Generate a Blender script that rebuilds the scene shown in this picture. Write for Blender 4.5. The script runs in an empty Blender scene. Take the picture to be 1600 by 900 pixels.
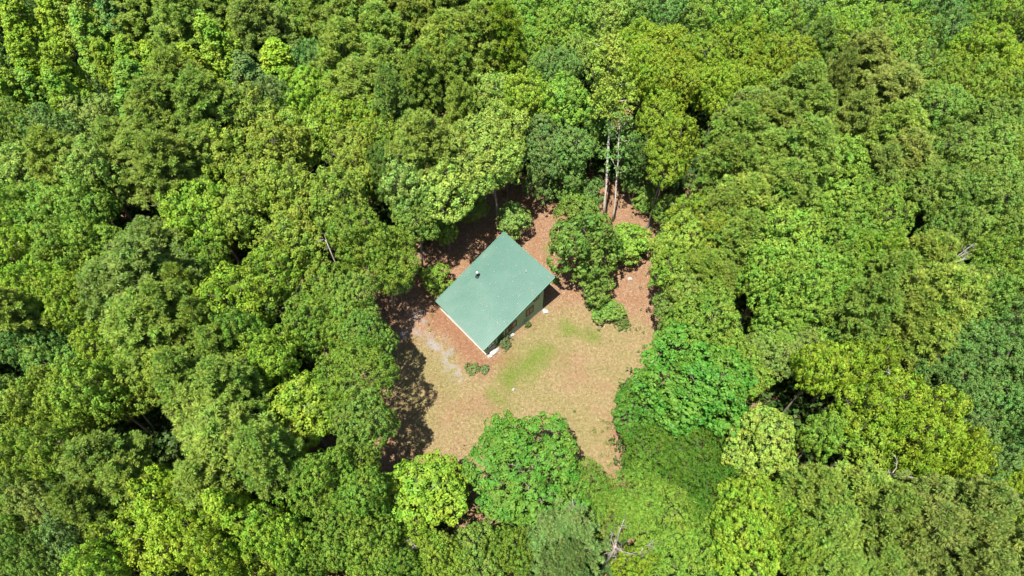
import bpy, math, random
import numpy as np
from mathutils import Vector

# ---------------------------------------------------------------- camera, sky, sun, exposure
SC = bpy.context.scene
COL = SC.collection
PITCH, CAM_H, FPX = math.radians(58.0), 68.0, 1062.0      # down-tilt, metres above ground, focal length in 1600-px units
cam_d = bpy.data.cameras.new('camera'); cam = bpy.data.objects.new('camera', cam_d); COL.objects.link(cam)
CAM = Vector((0.0, -CAM_H / math.tan(PITCH), CAM_H))
cam.location = CAM
cam.rotation_euler = (math.pi / 2 - PITCH, 0, 0)
cam_d.sensor_width = 36.0
cam_d.lens = 36.0 * FPX / 1600.0
cam_d.clip_start = 0.5; cam_d.clip_end = 3000
SC.camera = cam

SUN_TO = Vector((-0.98, -1.31, 5.64)).normalized()        # towards the sun
SUN_EL = math.asin(SUN_TO.z); SUN_AZ = math.atan2(SUN_TO.x, SUN_TO.y)
w = bpy.data.worlds.new('World'); SC.world = w; w.use_nodes = True
nt = w.node_tree; bg = nt.nodes['Background']
sky = nt.nodes.new('ShaderNodeTexSky'); sky.sky_type = 'NISHITA'; sky.sun_disc = False
sky.sun_elevation = SUN_EL; sky.sun_rotation = SUN_AZ; sky.air_density = 1.0; sky.dust_density = 1.0; sky.ozone_density = 1.0
nt.links.new(sky.outputs[0], bg.inputs[0]); bg.inputs[1].default_value = 0.085
ld = bpy.data.lights.new('sun', 'SUN'); ld.energy = 4.9; ld.angle = math.radians(0.53); ld.color = (1.0, 0.955, 0.87)
sun = bpy.data.objects.new('sun', ld); COL.objects.link(sun)
sun.rotation_euler = SUN_TO.to_track_quat('Z', 'Y').to_euler(); sun.location = (-20, -30, 90)
SC.view_settings.view_transform = 'Standard'; SC.view_settings.look = 'None'
SC.view_settings.exposure = 1.42; SC.view_settings.gamma = 1.0
SC.render.engine = 'CYCLES'
SC.cycles.max_bounces = 6; SC.cycles.diffuse_bounces = 3; SC.cycles.transmission_bounces = 3
SC.cycles.use_denoising = True

_f = Vector((0, math.cos(PITCH), -math.sin(PITCH))); _u = Vector((0, math.sin(PITCH), math.cos(PITCH))); _r = Vector((1, 0, 0))
def at(px, py, z=0.0):
    """world point at height z seen at photo pixel (px, py): used to survey positions off the photograph"""
    d = _f + _r * ((px - 800) / FPX) - _u * ((py - 450) / FPX)
    return CAM + d * ((z - CAM.z) / d.z)
def depth(p): return (Vector(p) - CAM).dot(_f)

# ---------------------------------------------------------------- helpers
rng = np.random.default_rng(7)
random.seed(7)
def link(o, parent=None):
    COL.objects.link(o)
    if parent is not None: o.parent = parent
    return o
def tag(o, label=None, cat=None, group=None, kind=None):
    if label: o['label'] = label
    if cat: o['category'] = cat
    if group: o['group'] = group
    if kind: o['kind'] = kind
    return o
def empty(name, loc, rz=0.0):
    o = bpy.data.objects.new(name, None); o.location = loc; o.rotation_euler = (0, 0, rz); o.empty_display_size = 0.3
    return link(o)
def mesh_np(name, verts, faces, mat, smooth=False):
    """verts (N,3), faces (M,k) arrays -> mesh"""
    verts = np.asarray(verts, dtype=np.float32); faces = np.asarray(faces, dtype=np.int32)
    me = bpy.data.meshes.new(name); k = faces.shape[1]
    me.vertices.add(len(verts)); me.vertices.foreach_set('co', verts.ravel())
    me.loops.add(faces.size); me.loops.foreach_set('vertex_index', faces.ravel())
    me.polygons.add(len(faces)); me.polygons.foreach_set('loop_start', np.arange(0, faces.size, k, dtype=np.int32))
    try: me.polygons.foreach_set('loop_total', np.full(len(faces), k, dtype=np.int32))
    except Exception: pass
    if smooth: me.polygons.foreach_set('use_smooth', np.ones(len(faces), dtype=bool))
    me.update(calc_edges=True); me.materials.append(mat)
    return me
class MB:
    """collects boxes, tubes and polygons; build() links them as one mesh object"""
    def __init__(s): s.v = []; s.f = []
    def poly(s, pts, faces):
        b = len(s.v); s.v += [tuple(p) for p in pts]; s.f += [tuple(b + i for i in f) for f in faces]; return s
    def box(s, o, ax, ay, az):
        o, ax, ay, az = map(Vector, (o, ax, ay, az))
        p = [o, o + ax, o + ax + ay, o + ay]; p += [q + az for q in p]
        return s.poly(p, [(0, 3, 2, 1), (4, 5, 6, 7), (0, 1, 5, 4), (1, 2, 6, 5), (2, 3, 7, 6), (3, 0, 4, 7)])
    def tube(s, pts, rad, n=7, cap=True):
        pts = [Vector(p) for p in pts]; b = len(s.v)
        for i, p in enumerate(pts):
            d = (pts[min(i + 1, len(pts) - 1)] - pts[max(i - 1, 0)]).normalized()
            a = d.orthogonal().normalized() if abs(d.z) < .95 else Vector((1, 0, 0)).cross(d).normalized()
            c = d.cross(a)
            for k in range(n):
                t = 2 * math.pi * k / n
                s.v.append(tuple(p + (a * math.cos(t) + c * math.sin(t)) * rad[i]))
        for i in range(len(pts) - 1):
            for k in range(n):
                k2 = (k + 1) % n
                s.f.append((b + i * n + k, b + i * n + k2, b + (i + 1) * n + k2, b + (i + 1) * n + k))
        if cap:
            s.f.append(tuple(b + k for k in reversed(range(n)))); s.f.append(tuple(b + (len(pts) - 1) * n + k for k in range(n)))
        return s
    def mesh(s, name, mat, smooth=False):
        me = bpy.data.meshes.new(name); me.from_pydata(s.v, [], s.f); me.update(); me.materials.append(mat)
        if smooth:
            for p in me.polygons: p.use_smooth = True
        return me
    def build(s, name, mat, parent=None, smooth=False):
        return link(bpy.data.objects.new(name, s.mesh(name, mat, smooth)), parent)

# ---------------------------------------------------------------- materials
def new_mat(name):
    m = bpy.data.materials.new(name); m.use_nodes = True; nt = m.node_tree; nt.nodes.clear()
    out = nt.nodes.new('ShaderNodeOutputMaterial'); return m, nt, out
def N(nt, t, **kw):
    n = nt.nodes.new(t)
    for k, v in kw.items():
        if isinstance(k, str) and hasattr(n, k): setattr(n, k, v)
    return n
def noise(nt, scale, detail=4, rough=.55, coord='Object', dist=0.0):
    tc = nt.nodes.new('ShaderNodeTexCoord'); n = nt.nodes.new('ShaderNodeTexNoise')
    n.inputs['Scale'].default_value = scale; n.inputs['Detail'].default_value = detail
    n.inputs['Roughness'].default_value = rough; n.inputs['Distortion'].default_value = dist
    nt.links.new(tc.outputs[coord], n.inputs['Vector']); return n
def ramp(nt, src, stops):
    r = nt.nodes.new('ShaderNodeValToRGB'); e = r.color_ramp.elements
    while len(e) < len(stops): e.new(.5)
    for el, (p, c) in zip(e, stops):
        el.position = p; el.color = (c, c, c, 1) if not hasattr(c, '__len__') else (*c, 1)
    nt.links.new(src, r.inputs[0]); return r
def mix(nt, fac, a, b, mode='MIX'):
    m = nt.nodes.new('ShaderNodeMix'); m.data_type = 'RGBA'; m.blend_type = mode
    for sock, v in ((m.inputs[0], fac), (m.inputs[6], a), (m.inputs[7], b)):
        if hasattr(v, 'is_linked') or hasattr(v, 'links'): nt.links.new(v, sock)
        elif hasattr(v, '__len__'): sock.default_value = (*v, 1)
        else: sock.default_value = v
    return m.outputs[2]
def leaf_material(name, var=.45, trans=.34, rough=.5, spec=.35):
    """leaf colour comes from each tree's own object colour, varied leaf by leaf"""
    m, nt, out = new_mat(name)
    oi = nt.nodes.new('ShaderNodeObjectInfo'); ge = nt.nodes.new('ShaderNodeNewGeometry')
    r1 = ramp(nt, ge.outputs['Random Per Island'], [(0, 1 - var), (1, 1 + var)])
    c = mix(nt, 1.0, oi.outputs['Color'], r1.outputs[0], 'MULTIPLY')
    nz = noise(nt, .55, 2)                                # broad drifts of hue inside one crown: young and old leaves
    hs = nt.nodes.new('ShaderNodeHueSaturation'); mr = nt.nodes.new('ShaderNodeMapRange')
    mr.inputs[1].default_value = .3; mr.inputs[2].default_value = .7; mr.inputs[3].default_value = .472; mr.inputs[4].default_value = .522
    nt.links.new(nz.outputs[0], mr.inputs[0]); nt.links.new(mr.outputs[0], hs.inputs['Hue']); nt.links.new(c, hs.inputs['Color'])
    nv = noise(nt, .9, 3); mv = nt.nodes.new('ShaderNodeMapRange'); mv.inputs[1].default_value = .3; mv.inputs[2].default_value = .7; mv.inputs[3].default_value = .8; mv.inputs[4].default_value = 1.2
    nt.links.new(nv.outputs[0], mv.inputs[0]); nt.links.new(mv.outputs[0], hs.inputs['Value'])
    pr = nt.nodes.new('ShaderNodeBsdfPrincipled'); pr.inputs['Roughness'].default_value = rough
    pr.inputs['Specular IOR Level'].default_value = spec
    tr = nt.nodes.new('ShaderNodeBsdfTranslucent'); mx = nt.nodes.new('ShaderNodeMixShader'); mx.inputs[0].default_value = trans
    tc = mix(nt, 1.0, hs.outputs[0], (1.25, 1.15, .55), 'MULTIPLY')
    nt.links.new(hs.outputs[0], pr.inputs['Base Color']); nt.links.new(tc, tr.inputs['Color'])
    nt.links.new(pr.outputs[0], mx.inputs[1]); nt.links.new(tr.outputs[0], mx.inputs[2]); nt.links.new(mx.outputs[0], out.inputs[0])
    return m
def simple_mat(name, c1, c2, scale=3, rough=.8, bump=.2, detail=5, spec=.3, metal=0, stretch=None):
    m, nt, out = new_mat(name); nz = noise(nt, scale, detail)
    if stretch:
        mp = nt.nodes.new('ShaderNodeMapping'); mp.inputs['Scale'].default_value = stretch
        tc = nt.nodes.new('ShaderNodeTexCoord'); nt.links.new(tc.outputs['Object'], mp.inputs[0]); nt.links.new(mp.outputs[0], nz.inputs['Vector'])
    r = ramp(nt, nz.outputs[0], [(.3, c1), (.7, c2)])
    pr = nt.nodes.new('ShaderNodeBsdfPrincipled'); pr.inputs['Roughness'].default_value = rough
    pr.inputs['Specular IOR Level'].default_value = spec; pr.inputs['Metallic'].default_value = metal
    bp = nt.nodes.new('ShaderNodeBump'); bp.inputs['Strength'].default_value = bump; bp.inputs['Distance'].default_value = .05
    nt.links.new(nz.outputs[0], bp.inputs['Height']); nt.links.new(bp.outputs[0], pr.inputs['Normal'])
    nt.links.new(r.outputs[0], pr.inputs['Base Color']); nt.links.new(pr.outputs[0], out.inputs[0])
    return m
M_LEAF = leaf_material('leaf_broad', .3, .34, .55, .2)
M_NEEDLE = leaf_material('leaf_needle', .3, .42, .6, .2)
M_FINE = leaf_material('leaf_fine', .3, .36, .6, .2)
M_BARK = simple_mat('bark', (.09, .07, .055), (.24, .2, .165), 2.5, .9, .5, stretch=(3, 3, .5))
M_PALE = simple_mat('bark_pale', (0.285, 0.247, 0.203), (0.465, 0.427, 0.375), 2.0, .85, .3, stretch=(3, 3, .6))
M_PINEBARK = simple_mat('bark_pine', (.1, .065, .045), (.26, .17, .12), 3, .9, .6, stretch=(3, 3, .7))
M_DEAD = simple_mat('dead_wood', (.16, .14, .12), (.36, .33, .3), 4, .85, .3)

# ---------------------------------------------------------------- foliage builders (numpy)
def unit(a): return a / np.maximum(np.linalg.norm(a, axis=-1, keepdims=True), 1e-9)
def leaves(cen, nor, L, W, rg, axis=None):
    """pointed four-sided leaves, one loose face each"""
    n = len(cen)
    nor = unit(nor)
    t = rg.normal(size=(n, 3)) if axis is None else axis
    t = unit(t - nor * (t * nor).sum(1, keepdims=True)); b = np.cross(nor, t)
    L = (np.asarray(L) * rg.uniform(.75, 1.25, n))[:, None]; W = (np.asarray(W) * rg.uniform(.8, 1.2, n))[:, None]
    v = np.stack([cen - t * L * .5, cen + b * W * .5, cen + t * L * .5 - nor * L * .12, cen - b * W * .5], 1).reshape(-1, 3)
    return v
def quads(n): return np.arange(n * 4).reshape(-1, 4)
def fib(n, rg, jit=.3):
    i = np.arange(n) + .5; ph = i * 2.399963 + rg.uniform(0, 6.28); z = 1 - 2 * i / n
    r = np.sqrt(1 - z * z); return unit(np.stack([r * np.cos(ph), r * np.sin(ph), z], 1) + rg.normal(size=(n, 3)) * jit / math.sqrt(n) * 2)
def clump_leaves(c, nr, rg, n=22, rad=.38, L=.26, W=.17, up=.35, rnd=.3):
    """c (K,3) clump centres, nr (K,3) their outward normals"""
    K = len(c); R = rad * rg.uniform(.7, 1.25, (K, 1, 1))
    d = unit(rg.normal(size=(K, n, 3)) + nr[:, None, :] * 1.1)
    cen = c[:, None, :] + d * R * rg.uniform(.75, 1.05, (K, n, 1))
    nor = d * 1.0 + np.array([0, 0, up]) + rg.normal(size=(K, n, 3)) * rnd
    cen = cen.reshape(-1, 3)
    return leaves(cen, nor.reshape(-1, 3), L, W, rg)
def broad_crown(R, Hc, zc, rg, nl=16, sp=.5, n=22, rad=.38, L=.26, W=.17, lobe=.4, flat=.0):
    """lobed crown: lobes on an uneven ellipsoid, leaf rosettes over each lobe"""
    d = fib(int(nl * 1.5), rg, .5); d = d[d[:, 2] > -.45]
    ax = np.array([R, R, Hc])
    lr = R * lobe * rg.uniform(.6, 1.3, len(d))
    lc = d * (ax * .62) * rg.uniform(.85, 1.18, (len(d), 1)); lc[:, 2] *= rg.uniform(.72, 1.32, len(d)); lc[:, :2] *= rg.uniform(.8, 1.22, (len(d), 1)); lc[:, 2] -= flat * (lc[:, 0]**2 + lc[:, 1]**2) / R
    lc = np.vstack([lc, [[0, 0, Hc * .35]]]); lr = np.append(lr, R * lobe * 1.15)
    C, NN = [], []
    for i in range(len(lc)):
        k = max(12, int(4 * math.pi * lr[i]**2 / (sp * sp)))
        dd = fib(k, rg, .9)
        p = lc[i] + dd * lr[i] * rg.uniform(.72, 1.16, (k, 1)) * np.array([1, 1, .85])
        out = unit(lc[i] / ax + 1e-6)
        keep = (dd @ out > -.25) & (dd[:, 2] > -.55)
        for j in range(len(lc)):
            if j != i: keep &= np.linalg.norm((p - lc[j]) / np.array([1, 1, .85]), axis=1) > lr[j] * .86
        C.append(p[keep]); NN.append(dd[keep])
    C = np.vstack(C); NN = np.vstack(NN)
    drop = rg.uniform(size=len(C)) > .06; C = C[drop]; NN = NN[drop]
    v = clump_leaves(C, NN, rg, n, rad, L, W)
    ni = int(190 * R)                                       # sparse leaves inside
    q = unit(rg.normal(size=(ni, 3))) * (ax * .7) * rg.uniform(0, 1, (ni, 1))**.4
    v = np.vstack([v, leaves(q, rg.normal(size=(ni, 3)) + [0, 0, 1], L * 1.3, W * 1.3, rg)])
    v[:, 2] += zc
    return v, lc + [0, 0, zc], lr
def trunk_mesh(name, lobes, z0, ztop, r0, mat, rg, lean=.3, n_l=9, twigs=True):
    m = MB(); top = Vector((rg.normal() * lean, rg.normal() * lean, ztop))
    zz = [0, .25, .8, ztop * .35, ztop * .7, ztop]
    cur = [Vector((top.x * (z / ztop)**2 + rg.normal() * .05, top.y * (z / ztop)**2 + rg.normal() * .05, z - (.3 if z == 0 else 0))) for z in zz]
    m.tube(cur, [r0 * 1.5, r0 * 1.15, r0, r0 * .8, r0 * .5, r0 * .12], 9)
    for c in list(lobes)[:n_l]:
        c = Vector(c); zs = min(max(z0, c.z - np.hypot(c.x, c.y) * .9 - 1.2), ztop * .92)
        s = Vector((top.x * (zs / ztop)**2, top.y * (zs / ztop)**2, zs)); midp = s.lerp(c, .5) + Vector((rg.normal() * .2, rg.normal() * .2, -.25))
        m.tube([s, midp, c], [r0 * .38, r0 * .25, r0 * .1], 6)
        if twigs:
            for q in range(3):
                e = c + Vector(rg.normal(size=3)) * .9; e.z = abs(e.z - c.z) + c.z
                m.tube([c, e], [r0 * .1, r0 * .03], 4, False)
    return m.mesh(name, mat, True)
def pine_crown(R, zb, zt, rg, nb=115, blades=44, tl=.42):
    tufts = []; limbs = []
    for i in range(nb):
        t = (i + .5) / nb; z = zb + (zt - zb) * t**.85
        prof = (1 - t)**.62 * min(1, .55 + t * 2.2)
        ln = max(.35, R * prof * rg.uniform(.72, 1.14)); a = i * 2.39996 + rg.normal() * .25
        up = .12 + .55 * t
        d = np.array([math.cos(a), math.sin(a), 0]); side = np.array([-d[1], d[0], 0])
        tip = np.array([0, 0, z]) + d * ln + [0, 0, ln * up]
        limbs.append((z, tip))
        for s in np.arange(.32 if ln > 1 else .1, 1.0001, .46 / ln):
            spread = .16 + .42 * s * min(1.0, ln / 2.4)
            for q in range(1 if s < .5 else 2):
                tufts.append(np.array([0, 0, z]) + d * ln * s + [0, 0, ln * up * s**1.5] + side * rg.normal() * spread + [0, 0, rg.normal() * .16])
    T = np.array(tufts); K = len(T)
    d = unit(rg.normal(size=(K, blades, 3)) * [1, 1, .8] + [0, 0, .75])
    ln = tl * rg.uniform(.75, 1.2, (K, 1, 1))
    cen = (T[:, None, :] + d * ln * .55).reshape(-1, 3); dd = d.reshape(-1, 3)
    nor = np.cross(dd, np.cross(dd, [0, 0, -1.]) + 1e-3); nor = np.cross(np.cross(dd, [0, 0, 1.] + rg.normal(size=dd.shape) * .45), dd)
    v = leaves(cen, nor, (np.repeat(ln[:, 0, 0], blades)), .085, rg, axis=dd)
    return v, limbs
def pine_trunk(name, limbs, zt, r0, rg):
    m = MB(); m.tube([(0, 0, -.3), (0, 0, .8), (.1, .05, zt * .5), (0, 0, zt)], [r0 * 1.4, r0, r0 * .75, r0 * .08], 9)
    for z, tip in limbs[::2]:
        m.tube([(0, 0, z), (tip[0] * .5, tip[1] * .5, z + (tip[2] - z) * .35), tuple(tip)], [.055, .04, .015], 5, False)
    return m.mesh(name, M_PINEBARK, True)
def spire_crown(R, zb, zt, rg, sp=.72):
    """tall pointed crown, leafy shoots all standing up"""
    C, NN, lob = [], [], []
    hgt = zt - zb
    for i in range(34):
        t = (i + .5) / 34; a = i * 2.39996 + rg.normal() * .3
        r = R * (1 - t**1.6)**.8 * .66 * rg.uniform(.7, 1.15); z = zb + hgt * (.12 + .8 * t)
        c = np.array([r * math.cos(a), r * math.sin(a), z]); lob.append(c)
        lr = np.array([.85, .85, 1.5]) * rg.uniform(.75, 1.2) * (R / 3.0) * (1.05 - .45 * t)
        k = int(4 * math.pi * lr[0] * lr[2] / (sp * sp)); dd = fib(k, rg, .9)
        keep = dd[:, 2] > -.5; C.append((c + dd * lr)[keep]); NN.append(dd[keep] + [0, 0, .5])
    C = np.vstack(C); NN = unit(np.vstack(NN))
    v = clump_leaves(C, NN, rg, 28, .42, .27, .18, .6, .5)
    return v, np.array(lob)

PROTO = {}
def reg(kind, crown_v, crown_mat, trunk_me, R0, H0, ZC):
    me = mesh_np('crown', crown_v, quads(len(crown_v) // 4), crown_mat)
    PROTO.setdefault(kind, []).append((me, trunk_me, R0, H0, ZC))
def measure(v):
    r = np.hypot(v[:, 0], v[:, 1]); return float(np.percentile(r, 97)), float(v[:, 2].max())
# O: domed broadleaf, two sizes;  K: knobbly open broadleaf with bold rosettes
for i in range(7):
    g = np.random.default_rng(100 + i); v, lc, lr = broad_crown(4.9, 4.3, 11.5, g, nl=22, lobe=.31, sp=.57, n=28, rad=.38, L=.25, W=.155)
    R0, H0 = measure(v); reg('O', v, M_LEAF, trunk_mesh('trunk', lc, 6, 13.5, .24, M_BARK, g), R0, H0, 11.5)
for i in range(4):
    g = np.random.default_rng(120 + i); v, lc, lr = broad_crown(3.3, 3.9, 11.0, g, nl=15, lobe=.36, sp=.62, n=27, rad=.37, L=.24, W=.15)
    R0, H0 = measure(v); reg('o', v, M_LEAF, trunk_mesh('trunk', lc, 6, 13.0, .17, M_BARK, g), R0, H0, 11.0)
for i in range(6):
    g = np.random.default_rng(140 + i); v, lc, lr = broad_crown(4.6, 4.4, 11.5, g, nl=30, lobe=.24, sp=.8, n=38, rad=.5, L=.29, W=.18)
    R0, H0 = measure(v); reg('K', v, M_LEAF, trunk_mesh('trunk', lc, 6, 13.5, .22, M_BARK, g, n_l=20), R0, H0, 11.5)
for i in range(5):
    g = np.random.default_rng(160 + i); v, limbs = pine_crown(4.3, 9.5, 19.5, g)
    R0, H0 = measure(v); reg('P', v, M_NEEDLE, pine_trunk('trunk', limbs, 19.2, .22, g), R0, H0, 14.6)
for i in range(3):
    g = np.random.default_rng(180 + i); v, lob = spire_crown(3.0, 6.5, 17.5, g)
    R0, H0 = measure(v); reg('T', v, M_LEAF, trunk_mesh('trunk', lob[::3], 5, 15.5, .17, M_BARK, g), R0, H0, 12.8)
for i in range(3):
    g = np.random.default_rng(200 + i); v, lc, lr = broad_crown(4.8, 2.6, 10.5, g, nl=30, lobe=.26, sp=.5, n=26, rad=.36, L=.2, W=.1, flat=.12)
    R0, H0 = measure(v); reg('F', v, M_FINE, trunk_mesh('trunk', lc, 6, 11.2, .18, M_BARK, g), R0, H0, 10.5)
# S: small understorey trees and bushes, crown nearly down to the ground
for i in range(3):
    g = np.random.default_rng(220 + i); v, lc, lr = broad_crown(2.6, 2.7, 3.4, g, nl=14, lobe=.34, sp=.55, n=26, rad=.36, L=.24, W=.15)
    R0, H0 = measure(v); reg('S', v, M_LEAF, trunk_mesh('trunk', lc, 1, 4.6, .1, M_BARK, g), R0, H0, 3.4)

_C = {  # leaf colours (linear)
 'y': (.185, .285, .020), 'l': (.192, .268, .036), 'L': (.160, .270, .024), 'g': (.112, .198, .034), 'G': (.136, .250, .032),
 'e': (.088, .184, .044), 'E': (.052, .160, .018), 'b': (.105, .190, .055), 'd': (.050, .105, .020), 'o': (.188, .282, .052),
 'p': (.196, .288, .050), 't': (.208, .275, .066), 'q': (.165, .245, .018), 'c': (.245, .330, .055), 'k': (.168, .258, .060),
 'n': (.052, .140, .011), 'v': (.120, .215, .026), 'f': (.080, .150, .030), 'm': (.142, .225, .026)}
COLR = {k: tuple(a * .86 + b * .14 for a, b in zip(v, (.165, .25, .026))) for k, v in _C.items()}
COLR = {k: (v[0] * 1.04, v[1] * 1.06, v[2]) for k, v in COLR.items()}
CNAME = {'y': 'lime green', 'l': 'yellow-green', 'L': 'fresh light green', 'g': 'mid green', 'G': 'bright green', 'e': 'bluish green',
 'E': 'emerald green', 'b': 'grey-green', 'd': 'dark green', 'o': 'olive green', 'p': 'yellow-olive', 't': 'tan-tinged olive', 'q': 'golden green',
 'c': 'creamy yellow-green', 'k': 'dull olive', 'n': 'deep green', 'v': 'soft green', 'f': 'darkish green', 'm': 'yellowish green'}
KIND = {'O': ('broadleaf_tree', 'domed broadleaf tree', 'tree', 'broadleaf trees of the wood'), 'o': ('broadleaf_tree', 'small broadleaf tree', 'tree', 'broadleaf trees of the wood'),
 'K': ('broadleaf_tree', 'knobbly broadleaf tree', 'tree', 'broadleaf trees of the wood'),
 'P': ('pine_tree', 'tufted pine', 'pine tree', 'pines of the wood'), 'T': ('spire_tree', 'narrow pointed tree', 'tree', 'pointed trees of the wood'),
 'F': ('feathery_tree', 'fine-leaved spreading tree', 'tree', 'fine-leaved trees of the wood'), 'S': ('small_tree', 'low bushy tree', 'small tree', 'low trees under the wood')}

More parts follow.
